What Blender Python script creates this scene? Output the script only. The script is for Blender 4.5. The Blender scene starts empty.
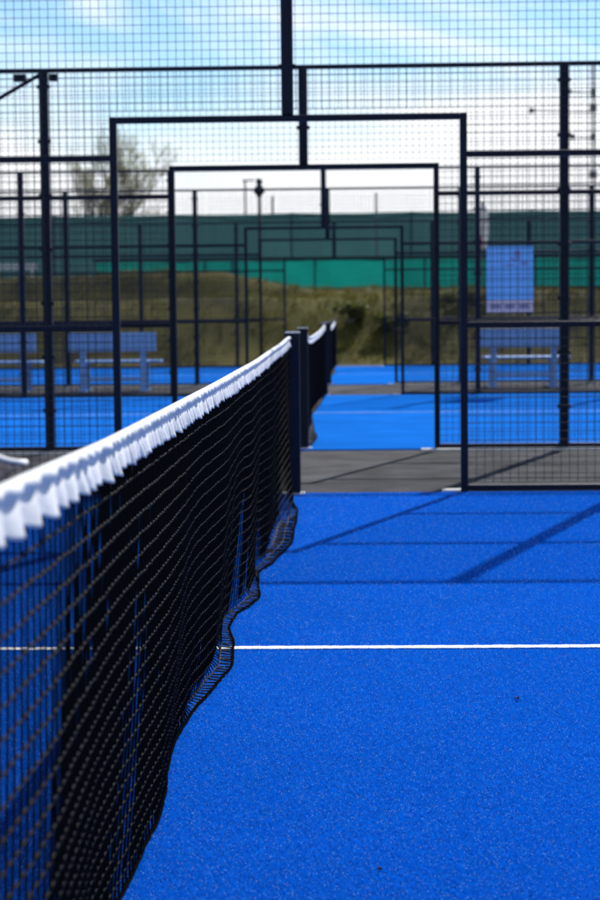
import bpy, math, random
from mathutils import Matrix, Vector
random.seed(7)
R = math.radians
sc = bpy.context.scene
col = sc.collection

# ------------------------------------------------------------------ helpers
class MB:
    """collects shapes, links them as one mesh object"""
    def __init__(s): s.v = []; s.f = []
    def box(s, c, d, rz=0.0):
        x, y, z = c; a, b, h = d[0]/2, d[1]/2, d[2]/2
        n = len(s.v); cr, sr = math.cos(rz), math.sin(rz)
        for k in (-h, h):
            for (i, j) in ((-a, -b), (a, -b), (a, b), (-a, b)):
                s.v.append((x+i*cr-j*sr, y+i*sr+j*cr, z+k))
        s.f += [(n, n+3, n+2, n+1), (n+4, n+5, n+6, n+7), (n, n+1, n+5, n+4), (n+1, n+2, n+6, n+5), (n+2, n+3, n+7, n+6), (n+3, n, n+4, n+7)]
        return s
    def tube(s, pts, r, k=6, cap=True):
        rs = r if isinstance(r, (list, tuple)) else [r]*len(pts)
        n0 = len(s.v); P = [Vector(p) for p in pts]
        for i, p in enumerate(P):
            t = (P[min(i+1, len(P)-1)]-P[max(i-1, 0)])
            if t.length < 1e-9: t = Vector((0, 0, 1))
            t.normalize()
            u = t.cross(Vector((0, 0, 1)) if abs(t.z) < .9 else Vector((0, 1, 0))).normalized(); w = t.cross(u)
            for q in range(k):
                a = 2*math.pi*q/k
                s.v.append(tuple(p+(u*math.cos(a)+w*math.sin(a))*rs[i]))
        for i in range(len(P)-1):
            for q in range(k):
                a = n0+i*k+q; b = n0+i*k+(q+1) % k
                s.f.append((a, a+k, b+k, b))
        if cap:
            s.f.append(tuple(n0+q for q in range(k))); s.f.append(tuple(n0+(len(P)-1)*k+q for q in reversed(range(k))))
        return s
    def octa(s, c, r, j=(1, 1, 1)):
        n = len(s.v); x, y, z = c
        s.v += [(x+r*j[0], y, z), (x-r*j[0], y, z), (x, y+r*j[1], z), (x, y-r*j[1], z), (x, y, z+r*j[2]), (x, y, z-r*j[2])]
        s.f += [(n, n+2, n+4), (n+2, n+1, n+4), (n+1, n+3, n+4), (n+3, n, n+4), (n+2, n, n+5), (n+1, n+2, n+5), (n+3, n+1, n+5), (n, n+3, n+5)]
    def grid(s, rows):
        """rows of equal length point lists"""
        n = len(s.v); w = len(rows[0])
        for r in rows: s.v += [tuple(p) for p in r]
        for i in range(len(rows)-1):
            for k in range(w-1):
                a = n+i*w+k
                s.f.append((a, a+1, a+w+1, a+w))
        return s
    def build(s, name, m, parent=None, smooth=False, bevel=0.0, loc=None):
        me = bpy.data.meshes.new(name); me.from_pydata(s.v, [], s.f); me.update()
        o = bpy.data.objects.new(name, me); col.objects.link(o)
        if m: me.materials.append(m)
        if smooth: me.polygons.foreach_set('use_smooth', [True]*len(me.polygons))
        if bevel:
            b = o.modifiers.new('bevel', 'BEVEL'); b.width = bevel; b.segments = 2; b.limit_method = 'ANGLE'
        if parent: o.parent = parent
        if loc: o.location = loc
        return o

def thing(name, label, cat, loc=(0, 0, 0), group=None, rz=0):
    o = bpy.data.objects.new(name, None); col.objects.link(o); o.empty_display_size = .1
    o.location = loc; o.rotation_euler = (0, 0, rz)
    o['label'] = label; o['category'] = cat
    if group: o['group'] = group
    return o
def tag(o, label, cat, group=None):
    o['label'] = label; o['category'] = cat
    if group: o['group'] = group
    return o
def struct(o, kind='structure'):
    o['kind'] = kind; return o

def interp(tab, x):
    if x <= tab[0][0]: return tab[0][1]
    for (a, p), (b, q) in zip(tab, tab[1:]):
        if x <= b:
            t = (x-a)/(b-a); t = t*t*(3-2*t)*.5+t*.5
            return p+(q-p)*t
    return tab[-1][1]

# ------------------------------------------------------------------ materials
def mat(name, base, rough=.6, spec=.5, metal=0.0, var=None, scale=20.0, bump=0.0, bscale=None, detail=4, coords='Object', trans=0.0, trcol=None, stretch=None):
    m = bpy.data.materials.new(name); m.use_nodes = True
    nt = m.node_tree; N = nt.nodes; L = nt.links
    p = N['Principled BSDF']; out = N['Material Output']
    p.inputs['Base Color'].default_value = (*base, 1); p.inputs['Roughness'].default_value = rough
    p.inputs['Metallic'].default_value = metal; p.inputs['Specular IOR Level'].default_value = spec
    tc = N.new('ShaderNodeTexCoord'); src = tc.outputs[coords]
    if stretch:
        mp = N.new('ShaderNodeMapping'); mp.inputs['Scale'].default_value = stretch; L.new(src, mp.inputs[0]); src = mp.outputs[0]
    if var:
        nz = N.new('ShaderNodeTexNoise'); nz.inputs['Scale'].default_value = scale; nz.inputs['Detail'].default_value = detail; L.new(src, nz.inputs[0])
        rp = N.new('ShaderNodeValToRGB'); els = rp.color_ramp.elements
        els[0].position = .3; els[1].position = .7
        els[0].color = (*base, 1); els[1].color = (*var, 1)
        L.new(nz.outputs[0], rp.inputs[0]); L.new(rp.outputs[0], p.inputs['Base Color'])
    if bump:
        n2 = N.new('ShaderNodeTexNoise'); n2.inputs['Scale'].default_value = bscale or scale*3; n2.inputs['Detail'].default_value = 5; L.new(src, n2.inputs[0])
        b = N.new('ShaderNodeBump'); b.inputs['Strength'].default_value = bump; b.inputs['Distance'].default_value = .01
        L.new(n2.outputs[0], b.inputs['Height']); L.new(b.outputs[0], p.inputs['Normal'])
    if trans:
        t = N.new('ShaderNodeBsdfTranslucent'); t.inputs[0].default_value = (*(trcol or base), 1)
        mx = N.new('ShaderNodeMixShader'); mx.inputs[0].default_value = trans
        L.new(p.outputs[0], mx.inputs[1]); L.new(t.outputs[0], mx.inputs[2]); L.new(mx.outputs[0], out.inputs[0])
    return m

def turf_material():
    m = bpy.data.materials.new('blue_turf'); m.use_nodes = True
    nt = m.node_tree; N = nt.nodes; L = nt.links; p = N['Principled BSDF']
    tc = N.new('ShaderNodeTexCoord')
    def noise(s, d=3, r=.6):
        n = N.new('ShaderNodeTexNoise'); n.inputs['Scale'].default_value = s; n.inputs['Detail'].default_value = d; n.inputs['Roughness'].default_value = r
        L.new(tc.outputs['Object'], n.inputs[0]); return n
    def ramp(src, a, b, ca, cb):
        r = N.new('ShaderNodeValToRGB'); e = r.color_ramp.elements
        e[0].position = a; e[1].position = b; e[0].color = (*ca, 1); e[1].color = (*cb, 1); L.new(src, r.inputs[0]); return r
    fine = noise(170, 5, .75); big = noise(1.3, 3)
    c = ramp(fine.outputs[0], .36, .66, TURF_DARK, TURF_LIGHT)
    cb = ramp(big.outputs[0], .3, .7, (.86, .86, .86), (1.1, 1.1, 1.1))
    mul = N.new('ShaderNodeMixRGB'); mul.blend_type = 'MULTIPLY'; mul.inputs[0].default_value = 1
    L.new(c.outputs[0], mul.inputs[1]); L.new(cb.outputs[0], mul.inputs[2])
    # sand grains lying between the fibres
    vo = N.new('ShaderNodeTexVoronoi'); vo.inputs['Scale'].default_value = 95; L.new(tc.outputs['Object'], vo.inputs['Vector'])
    sp = ramp(vo.outputs['Distance'], .10, .24, (1, 1, 1), (0, 0, 0))
    sel = N.new('ShaderNodeSeparateColor'); L.new(vo.outputs['Color'], sel.inputs[0])
    gt = N.new('ShaderNodeMath'); gt.operation = 'GREATER_THAN'; gt.inputs[1].default_value = .80; L.new(sel.outputs[0], gt.inputs[0])
    mm = N.new('ShaderNodeMath'); mm.operation = 'MULTIPLY'; L.new(sp.outputs[0], mm.inputs[0]); L.new(gt.outputs[0], mm.inputs[1])
    m2 = N.new('ShaderNodeMath'); m2.operation = 'MULTIPLY'; m2.inputs[1].default_value = .55; L.new(mm.outputs[0], m2.inputs[0])
    mix = N.new('ShaderNodeMixRGB'); L.new(m2.outputs[0], mix.inputs[0]); L.new(mul.outputs[0], mix.inputs[1]); mix.inputs[2].default_value = (.16, .36, .66, 1)
    L.new(mix.outputs[0], p.inputs['Base Color'])
    b = N.new('ShaderNodeBump'); b.inputs['Strength'].default_value = .8; b.inputs['Distance'].default_value = .006
    L.new(fine.outputs[0], b.inputs['Height']); L.new(b.outputs[0], p.inputs['Normal'])
    p.inputs['Roughness'].default_value = .7; p.inputs['Specular IOR Level'].default_value = .0
    p.inputs['Sheen Weight'].default_value = .0; p.inputs['Sheen Roughness'].default_value = .4
    p.inputs['Sheen Tint'].default_value = (.35, .6, 1, 1)
    return m
TURF_DARK = (.004, .085, .38); TURF_LIGHT = (.016, .19, .70)

M = {}
M['turf'] = turf_material()
M['fibre'] = mat('blue_fibre', (.0002, .028, .27), .5, .12, var=(.012, .29, .90), scale=120, detail=5, trans=.40, trcol=(.0012, .150, .72))
M['sand'] = mat('pale_sand', (.16, .45, .80), .4, .4, var=(.50, .70, .85), scale=60)
M['paint'] = mat('dark_paint', (.003, .006, .017), .42, .15, var=(.005, .009, .024), scale=9, bump=.05, bscale=300)
M['wire'] = mat('dark_wire', (.005, .009, .022), .5, .25)
M['pave'] = mat('grey_pavement', (.012, .012, .015), .9, .08, var=(.064, .063, .070), scale=2.6, detail=9, bump=.6, bscale=130)
M['edge'] = mat('concrete_edging', (.42, .41, .39), .85, .3, var=(.6, .59, .57), scale=12, bump=.3)
M['line'] = mat('white_line', (.70, .72, .74), .8, .2, var=(.84, .85, .86), scale=60, bump=.5, bscale=200)
M['wornline'] = mat('worn_line', (.22, .34, .66), .9, .05, var=(.4, .5, .74), scale=6, bump=.3, bscale=100)
M['cord'] = mat('black_cord', (.0026, .0026, .0030), .62, .035)
M['hem'] = mat('dark_hem', (.004, .0035, .003), .85, .0)
M['knot'] = mat('black_knot', (.026, .026, .028), .5, .22)
M['canvas'] = mat('white_canvas', (.60, .61, .62), .8, .15, var=(.80, .80, .82), scale=14, detail=10, bump=.12, bscale=160, trans=.12, trcol=(.8, .8, .8))
M['steel'] = mat('galvanised', (.5, .51, .53), .45, .5, metal=.6, var=(.65, .66, .68), scale=40)
M['bench'] = mat('bench_paint', (.22, .42, .82), .45, .5, var=(.26, .47, .87), scale=8, bump=.04, bscale=80)
M['grass'] = mat('dry_grass', (.018, .018, .004), .95, .03, var=(.12, .104, .024), scale=.45, detail=9, bump=1, bscale=9)
M['blade'] = mat('dry_blade', (.018, .022, .004), .9, .03, var=(.15, .12, .036), scale=.45, detail=8, trans=.3, trcol=(.11, .105, .02))
M['shrub'] = mat('shrub_leaf', (.030, .040, .012), .7, .3, var=(.085, .085, .022), scale=2.2, trans=.3, trcol=(.14, .15, .03))
M['tleaf'] = mat('young_leaf', (.16, .17, .06), .7, .1, var=(.25, .23, .11), scale=1.2, trans=.6, trcol=(.42, .42, .2))
M['bark'] = mat('bark', (.14, .12, .10), .9, .1, var=(.24, .21, .18), scale=6)
M['lightscreen'] = mat('emerald_screen', (.03, .24, .21), .7, .2, var=(.04, .30, .26), scale=.8, trans=.5, trcol=(.05, .54, .48), stretch=(1, 1, .2))
M['darkscreen'] = mat('dark_screen', (.085, .165, .165), .8, .2, var=(.11, .20, .195), scale=.5, trans=.55, trcol=(.19, .34, .34), stretch=(1, 1, .15))
M['rail_dark'] = mat('screen_rail', (.012, .03, .03), .6, .3)
M['signblue'] = mat('sign_blue', (.21, .39, .66), .5, .4, var=(.24, .43, .70), scale=3, trans=.6, trcol=(.25, .46, .76))
M['signwhite'] = mat('sign_white', (.5, .48, .56), .5, .4, trans=.4, trcol=(.6, .56, .66))
M['signred'] = mat('sign_red', (.42, .38, .58), .5, .4, trans=.4, trcol=(.5, .45, .66))
M['signlogo'] = mat('sign_logo', (.40, .38, .50), .5, .4, trans=.4, trcol=(.5, .46, .6))
M['polegrey'] = mat('pole_grey', (.12, .13, .14), .5, .5)
M['lampdark'] = mat('lamp_dark', (.01, .012, .02), .5, .4)
M['banner'] = mat('banner_white', (.75, .75, .77), .7, .2, trans=.4, trcol=(.8, .8, .8))
M['bannerred'] = mat('banner_red', (.45, .16, .2), .7, .2)
M['towel'] = mat('towel_grey', (.03, .025, .035), .95, .1, var=(.12, .11, .13), scale=60, bump=.6, bscale=300)
M['leaf'] = mat('dry_leaf', (.03, .018, .012), .8, .2)

# ------------------------------------------------------------------ layout (metres; Y runs along the nets, Z up)
XC = -0.374                                   # plane of the nets
FY = [10.93, 14.45, 24.40, 28.20, 38.15]      # the five fences
ZP = -0.012                                   # pavement level, turf is 0

def sheet(name, x0, x1, y0, y1, z, m, t=0.0, nx=1, ny=1):
    b = MB()
    if t: b.box(((x0+x1)/2, (y0+y1)/2, z-t/2), (x1-x0, y1-y0, t))
    else: b.grid([[(x0+(x1-x0)*i/nx, y0+(y1-y0)*k/ny, z) for i in range(nx+1)] for k in range(ny+1)])
    return struct(b.build(name, m))
sheet('pavement', -14, 14, -6, 40.6, ZP, M['pave'])
courts = [(0.96, 10.90), (14.48, 24.37), (28.23, 38.12)]
for (a, b) in courts:
    sheet('court_turf', -10.3, 9.5, a, b, 0, M['turf'], t=.05)
for y in (5.77, 19.9, 33.2):
    bm = MB(); rows = [[], []]
    for i in range(900):
        x = -7.3+13.9*i/899
        rows[0].append((x, y-.023+random.uniform(-.0035, .0035), .004)); rows[1].append((x, y+.023+random.uniform(-.0035, .0035), .004))
    struct(bm.grid(rows).build('court_line', M['line'] if y < 10 else M['wornline']))
# turf fibres of the nearest court: short leaning blades, too many to count
import numpy as np
rs = np.random.RandomState(4)
def fibres():
    n = 1500000
    y = 2.6+8.28*rs.rand(n)**1.25
    x = rs.uniform(-1, 1, n)*(.215*y)
    keep = (x < .15*y+.05) & (np.abs(y-5.77) > .020+.008*rs.rand(n))
    keep &= (x > -.22*y)
    x = x[keep]; y = y[keep]; n = len(x)
    h = rs.uniform(.004, .009, n); a = rs.uniform(0, 6.283, n); w = rs.uniform(.0005, .0010, n)*(.8+.10*y)
    lx = rs.normal(0, .0038, n); ly = rs.normal(0, .0038, n)
    v = np.empty((n, 3, 3)); ca, sa = np.cos(a)*w, np.sin(a)*w
    v[:, 0] = np.stack([x-ca, y-sa, np.full(n, -.001)], 1); v[:, 1] = np.stack([x+ca, y+sa, np.full(n, -.001)], 1); v[:, 2] = np.stack([x+lx, y+ly, h], 1)
    me = bpy.data.meshes.new('turf_fibres'); me.vertices.add(3*n); me.vertices.foreach_set('co', v.reshape(-1))
    me.loops.add(3*n); me.loops.foreach_set('vertex_index', np.arange(3*n, dtype=np.int32))
    me.polygons.add(n); me.polygons.foreach_set('loop_start', np.arange(0, 3*n, 3, dtype=np.int32)); me.update(); me.validate()
    o = bpy.data.objects.new('turf_fibres', me); col.objects.link(o); me.materials.append(M['fibre'])
    return struct(o, 'stuff')
fibres()
def grains():
    n = 40000; b = MB(); rr = random.Random(8)
    for _ in range(n):
        y = 2.7+8.1*rr.random()**1.3; x = rr.uniform(-.2, .15)*y; r = rr.uniform(.0006, .0013)*(.75+.1*y)
        b.octa((x, y, rr.uniform(.004, .009)), r, (1, rr.uniform(.7, 1.2), .8))
    return struct(b.build('sand_grains', M['sand']), 'stuff')
grains()
# pale concrete edging under the fence panels, on the outer side of each court
for i, y in enumerate(FY):
    s = 1 if i in (0, 2, 4) else -1
    for (a, b) in ((XC-8.2, XC-.93), (XC+.90, XC+8.2)):
        bm = MB(); y0 = y+s*.02; y1 = y+s*.13
        bm.box(((a+b)/2, (y0+y1)/2, ZP+.004), (b-a, abs(y1-y0), .03)); struct(bm.build('concrete_kerb', M['edge'], bevel=.004))

# ------------------------------------------------------------------ terrain: the grass bank and the land behind
def sstep(a, b, x):
    t = max(0, min(1, (x-a)/(b-a))); return t*t*(3-2*t)
def nz(x, y):
    return (math.sin(x*1.3+y*.7)+math.sin(x*.57-y*1.1+2)+math.sin(x*2.9+1.3*y+.5)*.5+math.sin(x*.23+1)*1.2)/3.7
def bank_z(x, y):
    z1 = sstep(39.6, 44.4, y)*(1.50+.10*nz(x, y))
    left = 1-sstep(-3.6, -.2, x)                 # the mound on the left rises once more
    left *= .80+.20*sstep(-11, -5, x)
    z2 = sstep(45.6, 47.4, y)*(.16+.60*left+.07*nz(x*1.7, y))
    dip = sstep(47.6, 49.8, y)*(.60*left)
    return ZP-.03+z1+z2-dip*.9+.04*nz(x*4, y*4)*sstep(39.6, 41, y)
ys = [39.4+.22*i for i in range(52)]+[52, 56, 62, 75, 95, 130, 200, 400, 900, 1800]
xs = [-1500, -600, -200, -80, -40, -28]+[-20+.3*i for i in range(134)]+[28, 40, 80, 200, 600, 1500]
bm = MB(); bm.grid([[(x, y, bank_z(x, y)) for x in xs] for y in ys]); struct(bm.build('grass_bank', M['grass'], smooth=True))
bm = MB(); bm.grid([[(-1500, -1500, ZP-.03), (1500, -1500, ZP-.03)], [(-1500, 39.45, ZP-.03), (1500, 39.45, ZP-.03)]])
struct(bm.build('ground', M['grass']))
rg = random.Random(3); bm = MB()
for k in range(9000):
    x = rg.uniform(-15, 13); y = 39.9+8.8*rg.random()
    if nz(x*1.9, y*1.7)+rg.uniform(-.6, .6) < -.05: continue
    z = bank_z(x, y); h = rg.uniform(.05, .17)
    for q in range(4):
        a = rg.uniform(0, 6.28); w = rg.uniform(.008, .02); dx, dy = rg.gauss(0, .06), rg.gauss(0, .06)
        bx, by = x+rg.gauss(0, .05), y+rg.gauss(0, .05)
        n = len(bm.v); bm.v += [(bx-w*math.cos(a), by-w*math.sin(a), z-.02), (bx+w*math.cos(a), by+w*math.sin(a), z-.02), (bx+dx, by+dy, z+h)]
        bm.f.append((n, n+1, n+2))
struct(bm.build('dry_grass', M['blade']), 'stuff')

def foliage(bm, c, r, n, s, rnd, hollow=.3):
    for k in range(n):
        d = Vector((rnd.gauss(0, 1), rnd.gauss(0, 1), rnd.gauss(0, 1))).normalized()*(hollow+(1-hollow)*rnd.random())
        p = Vector((c[0]+d.x*r[0], c[1]+d.y*r[1], c[2]+d.z*r[2]))
        u = Vector((rnd.gauss(0, 1), rnd.gauss(0, 1), rnd.gauss(0, 1))).normalized(); w = u.cross(Vector((rnd.gauss(0, 1), rnd.gauss(0, 1), rnd.gauss(0, 1)))).normalized()
        l = s*rnd.uniform(.6, 1.4); n0 = len(bm.v)
        bm.v += [tuple(p-u*l), tuple(p+w*l*.45), tuple(p+u*l), tuple(p-w*l*.45)]; bm.f.append((n0, n0+1, n0+2, n0+3))
# low shrubs on the bank
for (x, y, w, h, lab) in ((-.10, 42.4, .55, .50, 'dark low shrub on the bank just right of the far net posts'),
                          (.85, 42.0, .62, .36, 'yellowish low shrub on the bank inside the far doorway edge'),
                          (2.6, 43.4, .9, .38, 'wide low shrub on the bank below the emerald screen')):
    z = bank_z(x, y); t = thing('low_shrub', lab, 'shrub', (x, y, z), 'low shrubs on the grass bank'); f = MB(); s = MB()
    for q in range(7):
        cx, cy = rg.uniform(-.6, .6)*w, rg.uniform(-.4, .4)*w
        foliage(f, (cx, cy, h*rg.uniform(.3, .7)), (.34*w, .3*w, .42*h), 110, .05, rg)
        s.tube([(0, 0, -.05), (cx*.5, cy*.5, h*.2), (cx, cy, h*.5)], [.014, .01, .005], 4)
    f.build('foliage', M['shrub'], t); s.build('stem', M['bark'], t)

# ------------------------------------------------------------------ fences
MESH = {}
def cached(key, fn):
    if key not in MESH: MESH[key] = fn()
    return MESH[key]
def put(name, key, fn, m, parent, loc, smooth=False, bevel=0.0):
    """one mesh per part, copies share mesh data"""
    if key in MESH:
        o = MESH[key].copy(); col.objects.link(o); o.name = name
    else:
        o = fn().build(name, m, None, smooth, bevel); MESH[key] = o
    o.parent = parent; o.location = loc
    return o
def post_mb(h, z0=0.0):
    def f():
        b = MB(); b.box((0, 0, (z0+h)/2), (.07, .07, h-z0))
        if z0 == 0: b.box((0, 0, .006), (.14, .13, .012))
        z = z0+.28 if z0 else .34
        while z < h-.1:                      # the clips that hold the mesh to the post
            b.box((0, -.012, z), (.105, .02, .028)); b.box((-.045, -.022, z), (.014, .014, .014)); b.box((.045, -.022, z), (.014, .014, .014)); z += .42
        return b
    return f
def panel_mb(w, z0, z1, ov=.0):
    def f():
        b = MB(); r = .0016; n = max(1, round(w/.05))
        for i in range(n+1):
            x = -w/2+w*i/n; b.box((x, .003, (z0+z1)/2), (2*r, 2*r, z1-z0))
        k = max(1, round((z1-z0)/.05))
        for i in range(k+1):
            z = z0+(z1-z0)*i/k; b.box((0, -.0012, z), (w+2*ov, 2*r, 2*r))
        return b
    return f
H = 3.0; HD = 2.238; JX = 1.03
fence_labels = ['dark mesh fence straight behind the nearest net post, nearest of five',
                'second dark mesh fence, on far side of first pavement strip',
                'third dark mesh fence, the one with the blue sign hung on it',
                'fourth dark mesh fence, just behind the benches',
                'farthest dark mesh fence, at foot of the grass bank']
fences = []
for i, y in enumerate(FY):
    t = thing('mesh_fence', fence_labels[i], 'fence', (XC, y, ZP), 'dark mesh fences between the courts'); fences.append(t)
    for s in (-1, 1):
        put('door_jamb', ('jamb',), lambda: MB().box((0, 0, HD/2), (.042, .042, HD)).box((0, 0, .006), (.1, .1, .012)), M['paint'], t, (s*JX, 0, 0), bevel=.003)
        for px in (2.02, 4.0, 6.0, 8.0):
            put('post', ('post',), post_mb(H), M['paint'], t, (s*px, 0, 0), bevel=.004)
        L0 = JX+.021; L1 = 8.0
        for z in (.035, 1.0, 2.0):
            put('rail', ('rail', z), lambda: MB().box((0, 0, 0), (L1-L0, .032, .034)), M['paint'], t, (s*(L0+L1)/2, .0, z), bevel=.003)
        put('mesh_panel', ('pan', 0), panel_mb(.95, .07, H-.03), M['wire'], t, (s*(JX+2.02)/2, -.024, 0))
        for px in (3.01, 5.0, 7.0):
            put('mesh_panel', ('pan', 1), panel_mb(1.92, .07, H-.03), M['wire'], t, (s*px, -.024, 0))
    put('door_header', ('head',), lambda: MB().box((0, 0, 0), (2*JX-.044, .038, .036)), M['paint'], t, (0, 0, HD-.018), bevel=.003)
    put('hanger_post', ('hang',), post_mb(H-.02, HD+.002), M['paint'], t, (0, 0, 0), bevel=.004)
    put('rail', ('top',), lambda: MB().box((0, 0, 0), (16.0, .034, .034)), M['paint'], t, (0, .003, H-.014), bevel=.003)
    put('mesh_panel', ('pan', 2), panel_mb(2.0, .07+.05*44, H-.03, .045), M['wire'], t, (0, -.024, 0))
# the stay and its two brackets at the top of the second fence's left post
t = fences[1]
MB().tube([(-2.06, .03, 2.955), (-2.45, .03, 2.74), (-3.0, .03, 2.43)], .016, 8).build('brace', M['paint'], t)
for dx, w in ((-.19, .10), (.075, .06)):
    MB().box((-2.02+dx, .03, 2.935), (w, .06, .055)).build('bracket', M['paint'], t, bevel=.006)

# blue sign on the third fence
sg = thing('notice_sign', 'blue notice board with pale lower strip on the third mesh fence', 'sign', (0, FY[2]-.045, 0))
def px2(x, y, Y):                              # photograph pixel -> X, Z at distance Y
    return (x-354)*Y/1842, 1.05+(316-(x-300)*.010-y)*Y/1842
x0, z1 = px2(487, 247, FY[2]); x1, z0 = px2(533, 313, FY[2])
zs = z0+(z1-z0)*.20
MB().box(((x0+x1)/2, 0, (zs+z1)/2), (x1-x0, .006, z1-zs)).build('board', M['signblue'], sg)
MB().box(((x0+x1)/2, 0, (zs+z0)/2), (x1-x0, .006, zs-z0-.002)).build('lower_strip', M['signwhite'], sg)
b = MB()
for (fx, fz, w, h) in ((.66, .86, .13, .10), (.62, .76, .22, .04), (.80, .67, .16, .05), (.5, .64, .22, .03)):
    b.box((x0+(x1-x0)*fx, -.0045, zs+(z1-zs)*fz), ((x1-x0)*w, .002, (z1-zs)*h))
b.build('emblem', M['signred'], sg)
for k in range(3): MB().box((x0+(x1-x0)*(.2+.3*k), -.0045, (zs+z0)/2), ((x1-x0)*.2, .002, (zs-z0)*.34)).build('logo', M['signlogo'], sg)

# ------------------------------------------------------------------ nets
def ztop(u):                                    # u = distance from the net's near post, 0..9.72
    tab = [(0, .925), (.5, .884), (.87, .871), (1.7, .864), (3.5, .868), (5.6, .877), (8.2, .903), (9.72, .928)]
    return interp(tab, u)
def make_net(y0, bottom, exc, label, detail, seed, pofs=(0, 0)):
    rnd = random.Random(seed)
    t = thing('court_net', label, 'net', (XC, y0, 0), 'white banded nets across the courts')
    LEN = 9.72
    for yy in (0, LEN):
        p = MB().box((0, 0, .475), (.078, .07, .95)).build('post', M['paint'], t, bevel=.004); p.location = (pofs[1 if yy else 0], yy+(.035 if yy else -.035), 0)
        c = MB().box((0, 0, .955), (.086, .078, .008)).build('cap', M['steel'], p)
        f = MB().box((0, 0, .005), (.125, .10, .01)).box((.052, -.03, .012), (.014, .014, .014)).build('base_plate', M['steel'], p)
    # netting -----------------------------------------------------------
    nc = round(LEN/.04); nr = 23
    ph = [rnd.uniform(0, 6.28) for _ in range(8)]
    P = []
    for i in range(nc+1):
        u = LEN*i/nc; zt = ztop(u)-.012; xb = interp(bottom, y0+u)-XC; e = interp(exc, y0+u)
        edge = sstep(0, .35, u)*sstep(0, .35, LEN-u)
        xb *= edge; e *= edge
        xg = xb-e; D = zt-.006; Lt = D+e*1.04
        w = (.006*math.sin(u*4.1+ph[0])+.0016*math.sin(u*9.7+ph[1])+.0007*math.sin(u*17.3+ph[2]))*edge
        row = []
        for k in range(nr+1):
            l = Lt*k/nr; s = l/D
            if l < D:
                x = xg*(s**1.7)+w*math.sin(min(s, 1)*2.6)*(.4+.6*s); z = zt-l
                z += .0   # hanging part
            else:
                q = (l-D)/max(1e-6, Lt-D); x = xg+(xb-xg)*q+w*.5; z = .005+.010*abs(math.sin(u*23+ph[3]+k*1.3))*(q*(1-q)*4*.6+.2)
            if 0 < k:
                j = .0003
                x += rnd.gauss(0, j); z = max(.004, z+rnd.gauss(0, .0009))
            row.append((x, u+rnd.gauss(0, .0005)+.003*math.sin(k*.5+ph[4])*math.sin(u*3+ph[5]), z))
        P.append(row)
    b = MB(); rc = .0028; k6 = 5 if detail else 4
    for i in range(nc+1): b.tube(P[i], rc, k6, cap=False)
    for k in range(nr): b.tube([P[i][k] for i in range(nc+1)], .0021, k6, cap=False)
    b.build('netting', M['cord'], t, smooth=True)
    MB().tube([P[i][nr] for i in range(nc+1)], .0050, 6).build('hem_cord', M['hem'], t, smooth=True)
    if detail:
        kb = MB()
        for i in range(nc+1):
            for k in range(1, nr):
                kb.octa(P[i][k], rnd.uniform(.0034, .0043), (1, 1.25, .9))
        o = kb.build('knots', M['knot'], t, smooth=True); o['kind'] = 'stuff'
    # white band: canvas folded over the cable, gathered in uneven pleats -----------------
    st = .005 if detail else .02
    n = int(LEN/st); rows = []
    for side in (0, 1):
        pass
    def pleats(rn):
        a = []; u = 0
        while u < LEN+.2:
            w = rn.choice((rn.uniform(.022, .04), rn.uniform(.045, .07), rn.uniform(.07, .12))); a.append((u, w, rn.uniform(.5, 1.2), rn.uniform(-.003, .004))); u += w
        return a
    prof = {}
    for side in (1, -1):
        pl = pleats(rnd); j = 0; prof[side] = []
        for i in range(n+1):
            u = LEN*i/n
            while pl[j][0]+pl[j][1] < u: j += 1
            a, w, am, dl = pl[j]; q = (u-a)/w
            fold = (.5-.5*math.cos(2*math.pi*q**1.1))**.8*am*min(1.15, w/.045+.2)
            prof[side].append((fold, dl*math.sin(math.pi*q)))
    sl = (.0, .005, .010, .015, .020, .025, .029, .034, .040, .046, .051, .055)
    for i in range(n+1):
        u = LEN*i/n; zt = ztop(u)+.004; row = []
        for side in (-1, 1):
            fold, dl = prof[side][i]; pts = []
            for s in sl:
                if s < .0251:
                    x = .009*math.sin(math.pi*min(1, s/.0255)**.62)+.0070*(fold-.6)*max(0, math.sin(math.pi*s/.026))**1.5+.003
                else:
                    q = (s-.025)/.030
                    x = .004+.003*q+(.0085*fold)*(q**.7)
                z = zt-s*(1+.0)-(.0036*fold+dl)*max(0, (s-.027)/.028)
                pts.append((side*x, u+.002*math.sin(u*70+s*40), z))
            row += pts[::-1] if side == -1 else pts
        rows.append(row)
    b = MB(); b.grid(rows); o = b.build('white_band', M['canvas'], t, smooth=True)
    so = o.modifiers.new('thickness', 'SOLIDIFY'); so.thickness = .0012
    MB().tube([(0, LEN*i/60, ztop(LEN*i/60)-.012) for i in range(61)], .005, 6).build('cable', M['steel'], t, smooth=True)
    return t
sc1 = 1.0194
bot1 = [(1.1, -.40)]+[(a*sc1, b*sc1) for a, b in ((2.2, -.40), (2.8, -.43), (3.28, -.416), (3.49, -.415), (3.69, -.409), (3.88, -.415), (4.09, -.431), (4.37, -.437), (4.70, -.426), (5.045, -.394), (5.36, -.368), (5.7, -.380), (6.04, -.416), (6.30, -.407), (6.5, -.372), (6.68, -.352), (7.05, -.375), (7.32, -.386), (7.62, -.339), (8.28, -.288), (9.08, -.288), (9.6, -.30), (10.3, -.35))]+[(10.8, -.374)]
ex1 = [(1, .0), (4.6, .005), (4.95, .03), (5.5, .06), (6.05, .035), (6.35, .03), (6.75, .055), (7.2, .015), (7.8, .05), (8.5, .11), (9.2, .10), (9.8, .02), (10.8, 0)]
make_net(1.08, bot1, ex1, 'nearest black net with gathered white band running from the left foreground', True, 11, (0, .020))
bot2 = [(14.6, -.37), (15.2, -.33), (15.9, -.32), (17.3, -.38), (19.5, -.44), (22.2, -.39), (24, -.37)]
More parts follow.
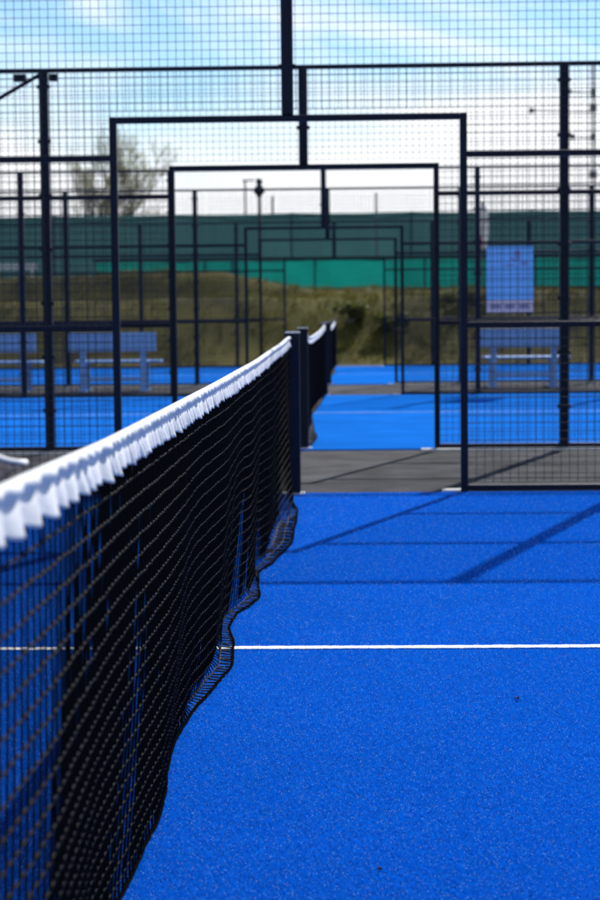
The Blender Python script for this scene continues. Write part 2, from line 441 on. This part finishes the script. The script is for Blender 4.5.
make_net(14.62, bot2, [(14, .02), (15.8, .08), (18, .02), (22, .05), (24, .01)], 'middle net with sagging white band, seen past the nearest net post', False, 12, (-.022, 0))
bot3 = [(28.4, -.36), (31, -.40), (34, -.34), (38, -.37)]
make_net(28.37, bot3, [(28, .02), (34, .05), (38, .01)], 'farthest net, short white band tip just left of the farthest doorway middle', False, 13)

# grey towel over the net by the left edge of the picture
tw = MB(); rows = []
for i in range(25):
    q = i/24; row = []
    for k in range(37):
        s = k/36                                # 0 front hem ... 1 rear hem
        if s < .40: y = 1.30+.34*q; x = XC+.026+.005*math.sin(q*14+s*3); z = ztop(y-1.08)+.016-.10*(.40-s)/.40
        elif s < .52: a = (s-.40)/.12; y = 1.30+.34*q+.12*q*a; x = XC+.026*math.cos(a*math.pi); z = ztop(y-1.08)+.016+.014*math.sin(a*math.pi)+.02*a
        else:
            r = (s-.52)/.48; y = 1.30+.46*q+.72*q*r**.8
            x = XC-.026-.05*math.sin(r*2.0)+.010*math.sin(q*12+r*7); z = ztop(.6)+.046-.05*q*r-.16*r*(1-q)-.02*q*r*r+.006*math.sin(r*9+q*3)
        row.append((x, y, z))
    rows.append(row)
tw.grid(rows)
root = thing('towel', 'grey towel with white hem draped over the nearest net at left edge', 'towel', (0, 0, 0))
o = tw.build('cloth', M['towel'], root, smooth=True); m = o.modifiers.new('thickness', 'SOLIDIFY'); m.thickness = .006
MB().tube([(p[0]-.002, p[1], p[2]+.002) for p in rows[-1]], .0045, 6).build('hem', M['canvas'], root, smooth=True)

# ------------------------------------------------------------------ benches (seen from behind, facing the third court)
def make_bench(label):
    t = thing('park_bench', label, 'bench', (0, 0, ZP), 'blue benches between second and third court')
    for z in (.61, .735): pass
    MB().box((0, 0, .71), (1.27, .03, .27)).build('backrest', M['bench'], t, bevel=.008)
    s = MB()
    for k in range(4): s.box((.06, .13+.105*k, .425), (1.27, .095, .035))
    s.build('seat', M['bench'], t, bevel=.006)
    for s_ in (-1, 1):
        MB().box((s_*.44, .034, .42), (.085, .035, .84)).box((s_*.44, .03, .006), (.13, .12, .012)).build('leg', M['bench'], t, bevel=.004)
        MB().box((s_*.44, .43, .20), (.085, .035, .40)).box((s_*.44, .43, .006), (.13, .12, .012)).build('leg', M['bench'], t, bevel=.004)
        MB().box((s_*.44, .23, .385), (.05, .36, .04)).build('seat_bracket', M['bench'], t)
    MB().box((0, .06, .175), (.85, .03, .06)).build('stretcher', M['bench'], t)
    return t
def dup(t, label):
    r = t.copy(); col.objects.link(r); r['label'] = label
    for c in t.children:
        d = c.copy(); col.objects.link(d); d.parent = r
    return r
BY = 26.6
b1 = make_bench('blue bench seen whole, between the left post and left doorway jamb'); b1.location = ((113-354)*BY/1842, BY, ZP)
b2 = dup(b1, 'blue bench cut off by the left edge of the picture'); b2.location = ((-8-354)*BY/1842, BY, ZP)
b3 = dup(b1, 'blue bench under the blue sign, behind the right fence panel'); b3.location = ((526-354)*BY/1842, BY+.3, ZP)

# ------------------------------------------------------------------ beyond the bank
def zz(y, Y, x=300): return 1.05+(316-(x-300)*.010-y)*Y/1842
# emerald windscreen low on the crest
Y = 50.5
t = thing('windscreen_fence', 'bright emerald windscreen fence low along the crest of the bank', 'windscreen', (0, Y, 0))
zb = bank_z(2, Y)
rows = []
for k in range(5):
    rows.append([(-7+.4*i, .05*math.sin(i*.9)+.03*math.sin(i*2.3+k), zb+.10+(zz(261, Y)-zb-.10)*k/4) for i in range(61)])
b = MB(); b.grid(rows); o = b.build('screen', M['lightscreen'], t); o.modifiers.new('thickness', 'SOLIDIFY').thickness = .004
MB().box((5, -.02, zz(260, Y)+.03), (24.2, .07, .09)).build('top_rail', M['rail_dark'], t)
MB().box((5, .0, zb+.06), (24.2, .10, .14)).build('bottom_rail_shade', M['rail_dark'], t)  # dark strip: bottom rail plus the shadow line below it, shade put into colour
for i in range(9):
    MB().tube([(-7+3*i, .12, zb-.3), (-7+3*i, .12, zz(259, Y))], .035, 8).build('post', M['rail_dark'], t)
# tall dark screen behind
Y = 62
t = thing('tall_windscreen', 'tall dark green windscreen fence behind the whole bank', 'windscreen', (0, Y, 0))
zb = bank_z(0, Y)
rows = []
for k in range(9):
    rows.append([(-34+.5*i, .06*math.sin(i*.7)+.05*math.sin(i*1.9+k*.4), zb-.05+(zz(214, Y)-zb+.05)*k/8-(.03*abs(math.sin(i*math.pi/8)) if k == 8 else 0)) for i in range(137)])
b = MB(); b.grid(rows); o = b.build('screen', M['darkscreen'], t); o.modifiers.new('thickness', 'SOLIDIFY').thickness = .005
MB().tube([(-34, .1, zz(216, Y)), (34, .1, zz(216, Y))], .03, 6).build('top_rail', M['rail_dark'], t)
for i in range(18):
    MB().tube([(-34+4*i, .12, zb-.3), (-34+4*i, .12, zz(213, Y))], .04, 8).build('post', M['rail_dark'], t)

# white low board on the crest at far left
x, z = px2(14, 267, 49.0)
o = MB().box((0, 0, 0), (1.35, .05, .16)).box((-.5, .03, -.25), (.06, .06, .5)).box((.5, .03, -.25), (.06, .06, .5)).build('crest_board', M['canvas'], loc=(x, 49.0, z))
tag(o, 'low white board on the bank crest at far left', 'board')

# lamp post with dark double head
Y = 52.5; x, z = px2(262, 180, Y); zb = bank_z(x, Y)
t = thing('lamp_post', 'slim post with a dark bulbous lamp head above the left mound', 'lamp post', (x, Y, zb-.1))
hh = z-zb+.1
MB().tube([(0, 0, 0), (0, 0, hh-.3)], [.06, .045], 8).build('pole', M['lampdark'], t, smooth=True)
MB().tube([(0, 0, hh-.52), (0, 0, hh-.44), (0, 0, hh-.36), (0, 0, hh-.27), (0, 0, hh-.2), (0, 0, hh-.15), (0, 0, hh-.06), (0, 0, hh)], [.05, .10, .17, .15, .07, .07, .10, .06], 10).build('lamp_head', M['lampdark'], t, smooth=True)
# three thin masts
for (px, py, Y, arm, lab) in ((248, 181, 70, True, 'thin grey mast with a short arm, left of the dark lamp head'), (275, 197, 66, False, 'thin plain grey mast right of the dark lamp head'), (378, 195, 60, False, 'thin plain grey mast above the emerald screen, right of the nets')):
    x, z = px2(px, py, Y); zb = bank_z(x, Y); t = thing('mast', lab, 'mast', (x, Y-.5 if Y < 62 else Y, zb-.1), 'thin grey masts beyond the bank')
    MB().tube([(0, 0, 0), (0, 0, z-zb+.1)], [.05, .035], 6).build('pole', M['polegrey'], t)
    if arm: MB().tube([(-.1, 0, z-zb+.06), (.34, 0, z-zb+.08)], .035, 6).build('arm', M['polegrey'], t)
# white feather banner
Y = 48.6; x, z = px2(484, 203, Y); xb, z0 = px2(481, 250, Y); zb = bank_z(x, Y)
t = thing('feather_banner', 'white feather banner standing before the green screens, above the blue sign', 'banner', (xb, Y, zb))
MB().tube([(.05, 0, -.1), (.03, 0, z0-zb), (.08, 0, z-zb)], .018, 6).build('pole', M['polegrey'], t)
rows = []
for k in range(13):
    q = k/12; zc = z0-zb+(z-z0)*q; w = .10+.13*math.sin(math.pi*(.25+.6*q))-(.1*max(0, q-.8)/.2)
    rows.append([(-.02+.04*q+w*(a/4)*1.0, .03*math.sin(q*5+a), zc) for a in range(5)])
b = MB(); b.grid(rows); o = b.build('flag', M['banner'], t, smooth=True); o.modifiers.new('thickness', 'SOLIDIFY').thickness = .003
MB().box((.0, -.04, z0-zb+.22), (.10, .004, .30)).build('emblem', M['bannerred'], t)
# lattice mast at right
Y = 110; x, z = px2(592, 70, Y); zb = bank_z(x, Y)
t = thing('lattice_mast', 'slim lattice mast with boxes and arms at the right edge of the sky', 'mast', (x, Y, zb))
b = MB(); hh = z-zb; legs = [(.16*math.cos(a), .16*math.sin(a)) for a in (0.5, 2.6, 4.7)]
for (lx, ly) in legs: b.tube([(lx, ly, -.2), (lx*.7, ly*.7, hh)], .024, 5)
n = 46
for i in range(n):
    za, zc = hh*i/n, hh*(i+1)/n; f0, f1 = 1-.3*i/n, 1-.3*(i+1)/n
    for j in range(3):
        a, c = legs[j], legs[(j+1) % 3]; b.tube([(a[0]*f0, a[1]*f0, za), (c[0]*f1, c[1]*f1, zc)], .014, 4)
b.build('frame', M['polegrey'], t)
for (py, w) in ((97, .28), (112, .40), (140, .26), (177, .45)):
    MB().box((0, -.2, px2(592, py, Y)[1]-zb), (w, .2, .42)).build('equipment_box', M['polegrey'], t)
for (py, dx) in ((97, -1.4), (115, -3.6), (141, -1.2)):
    zc = px2(592, py, Y)[1]-zb; MB().tube([(0, 0, zc), (dx, 0, zc+.1)], .05, 5).box((dx, 0, zc+.1), (.3, .1, .3)).build('arm', M['polegrey'], t)

# ------------------------------------------------------------------ sparse tree, far left
def tree(x, y, z, h, label, seed):
    rnd = random.Random(seed); t = thing('young_tree', label, 'tree', (x, y, z))
    w = MB(); tips = []
    def limb(p, d, l, r, lev):
        pts = [p]; rs = [r]; q = p.copy(); dd = d.copy(); n = 5
        for i in range(n):
            dd = (dd+Vector((rnd.gauss(0, .13), rnd.gauss(0, .13), rnd.gauss(.05, .06)))).normalized(); q = q+dd*(l/n); pts.append(q.copy()); rs.append(r*(1-.75*(i+1)/n)+.006)
            if lev < 3 and i >= 1:
                for k in range(2 if lev else 3):
                    a = rnd.uniform(0, 6.28); side = Vector((math.cos(a), math.sin(a), rnd.uniform(.1, .7)))
                    limb(q, (dd*.55+side*.75).normalized(), l*rnd.uniform(.36, .55), rs[-1]*.6, lev+1)
        if lev >= 2: tips.extend(pts[2:])
        w.tube(pts, rs, 5 if lev < 2 else 3, cap=False)
    for k in range(3):
        a = k*2.1+rnd.random(); limb(Vector((.25*math.cos(a), .25*math.sin(a), -.1)), Vector((.22*math.cos(a), .22*math.sin(a), 1)).normalized(), h*rnd.uniform(.62, .72), .08, 0)
    w.build('trunk', M['bark'], t)
    f = MB()
    for p in tips:
        if rnd.random() < .4: foliage(f, p, (.22, .22, .2), 2, .055, rnd, .1)
    f.build('crown', M['tleaf'], t)
    return t
TY = 84; tx, tz = px2(118, 150, TY)
tr = tree(tx, TY, bank_z(tx, TY), (tz-bank_z(tx, TY)), 'sparse young tree with thin pale foliage beyond the dark windscreen', 5)

tr.scale = (.72, .72, 1)
# little dry leaves on the near turf
for (px, py, s, lab) in ((517, 706, .008, 'tiny dark dry leaf on blue turf right of centre, below the line'), (377, 883, .0045, 'tiny dark leaf scrap on blue turf at bottom of picture')):
    Y = 1.05*1842/(py-316); x = (px-354)*Y/1842
    o = MB().grid([[(-s+2*s*i/4, (k-2)*s*.3*math.sin(math.pi*(.1+.8*i/4)), .006+.004*abs(k-2)*.5+.003*math.sin(i)) for i in range(5)] for k in range(5)]).build('dry_leaf', M['leaf'], loc=(x, Y, 0))
    o.rotation_euler = (0, 0, 1.0); o.modifiers.new('thickness', 'SOLIDIFY').thickness = .001
    tag(o, lab, 'leaf', 'dry leaves on the turf')

# ------------------------------------------------------------------ light
SUN_AZ = math.atan(.333); SUN_EL = R(37.0)
sd = Vector((math.sin(SUN_AZ)*math.cos(SUN_EL), math.cos(SUN_AZ)*math.cos(SUN_EL), math.sin(SUN_EL)))
l = bpy.data.lights.new('sun', 'SUN'); l.energy = 4.6; l.angle = R(.53); l.color = (1, .965, .91)
so = bpy.data.objects.new('sun', l); col.objects.link(so); so.rotation_euler = (-sd).to_track_quat('-Z', 'Y').to_euler()
w = bpy.data.worlds.new('World'); sc.world = w; w.use_nodes = True
N = w.node_tree.nodes; L = w.node_tree.links; bg = N['Background']; bg.inputs[1].default_value = .080
sky = N.new('ShaderNodeTexSky'); sky.sky_type = 'NISHITA'; sky.sun_disc = False; sky.sun_elevation = SUN_EL; sky.sun_rotation = SUN_AZ
sky.air_density = 1.25; sky.dust_density = .12; sky.ozone_density = 4.0
tc = N.new('ShaderNodeTexCoord')
mp = N.new('ShaderNodeMapping'); mp.inputs['Scale'].default_value = (1.6, 1.6, 8); mp.inputs['Rotation'].default_value = (0, R(-14), R(20)); L.new(tc.outputs['Generated'], mp.inputs[0])
n1 = N.new('ShaderNodeTexNoise'); n1.inputs['Scale'].default_value = 2.4; n1.inputs['Detail'].default_value = 7; n1.inputs['Roughness'].default_value = .55; n1.inputs['Distortion'].default_value = .4; L.new(mp.outputs[0], n1.inputs[0])
sx = N.new('ShaderNodeSeparateXYZ'); L.new(tc.outputs['Generated'], sx.inputs[0])
mr = N.new('ShaderNodeMapRange'); mr.inputs[1].default_value = .075; mr.inputs[2].default_value = .135; mr.inputs[3].default_value = .50; mr.inputs[4].default_value = -.04; L.new(sx.outputs[2], mr.inputs[0])
ad = N.new('ShaderNodeMath'); ad.operation = 'ADD'; L.new(n1.outputs[0], ad.inputs[0]); L.new(mr.outputs[0], ad.inputs[1])
cr = N.new('ShaderNodeValToRGB'); cr.color_ramp.elements[0].position = .44; cr.color_ramp.elements[1].position = .84; L.new(ad.outputs[0], cr.inputs[0])
mx = N.new('ShaderNodeMixRGB'); mx.inputs[2].default_value = (9.7, 9.9, 10.2, 1); 
# thin high wisps, drawn out along one wind direction
m2 = N.new('ShaderNodeMapping'); m2.inputs['Scale'].default_value = (3.2, 3.2, 15); m2.inputs['Location'].default_value = (.35, 0, .1)
m0 = N.new('ShaderNodeMapping'); m0.inputs['Rotation'].default_value = (0, R(-15), 0); L.new(tc.outputs['Generated'], m0.inputs[0]); L.new(m0.outputs[0], m2.inputs[0])
n2 = N.new('ShaderNodeTexNoise'); n2.inputs['Scale'].default_value = 1.5; n2.inputs['Detail'].default_value = 6; n2.inputs['Roughness'].default_value = .6; n2.inputs['Distortion'].default_value = .7; L.new(m2.outputs[0], n2.inputs[0])
c2 = N.new('ShaderNodeValToRGB'); c2.color_ramp.elements[0].position = .50; c2.color_ramp.elements[1].position = .72; L.new(n2.outputs[0], c2.inputs[0])
mxx = N.new('ShaderNodeMath'); mxx.operation = 'MAXIMUM'; L.new(cr.outputs[0], mxx.inputs[0])
m3 = N.new('ShaderNodeMath'); m3.operation = 'MULTIPLY'; m3.inputs[1].default_value = .85; L.new(c2.outputs[0], m3.inputs[0]); L.new(m3.outputs[0], mxx.inputs[1])
L.new(mxx.outputs[0], mx.inputs[0]); tn = N.new('ShaderNodeMixRGB'); tn.blend_type = 'MULTIPLY'; tn.inputs[0].default_value = 1; tn.inputs[2].default_value = (.80, .94, 1.10, 1); L.new(sky.outputs[0], tn.inputs[1]); L.new(tn.outputs[0], mx.inputs[1]); L.new(mx.outputs[0], bg.inputs[0])

# ------------------------------------------------------------------ camera
cam = bpy.data.cameras.new('camera'); co = bpy.data.objects.new('camera', cam); col.objects.link(co); sc.camera = co
cam.sensor_fit = 'VERTICAL'; cam.sensor_height = 36; cam.lens = 1842/900*36
yaw = math.atan(54/1842); pitch = math.atan(134/1842); roll = .010
co.matrix_world = Matrix.Translation((0, 0, 1.05)) @ Matrix.Rotation(yaw, 4, 'Z') @ Matrix.Rotation(math.pi/2-pitch, 4, 'X') @ Matrix.Rotation(-roll, 4, 'Z')
cam.clip_start = .05; cam.clip_end = 5000
cam.dof.use_dof = True; cam.dof.focus_distance = 4.8; cam.dof.aperture_fstop = 6.0
vs = sc.view_settings; vs.view_transform = 'Standard'; vs.look = 'None'; vs.gamma = 1; vs.exposure = 0.6; vs.use_curve_mapping = False
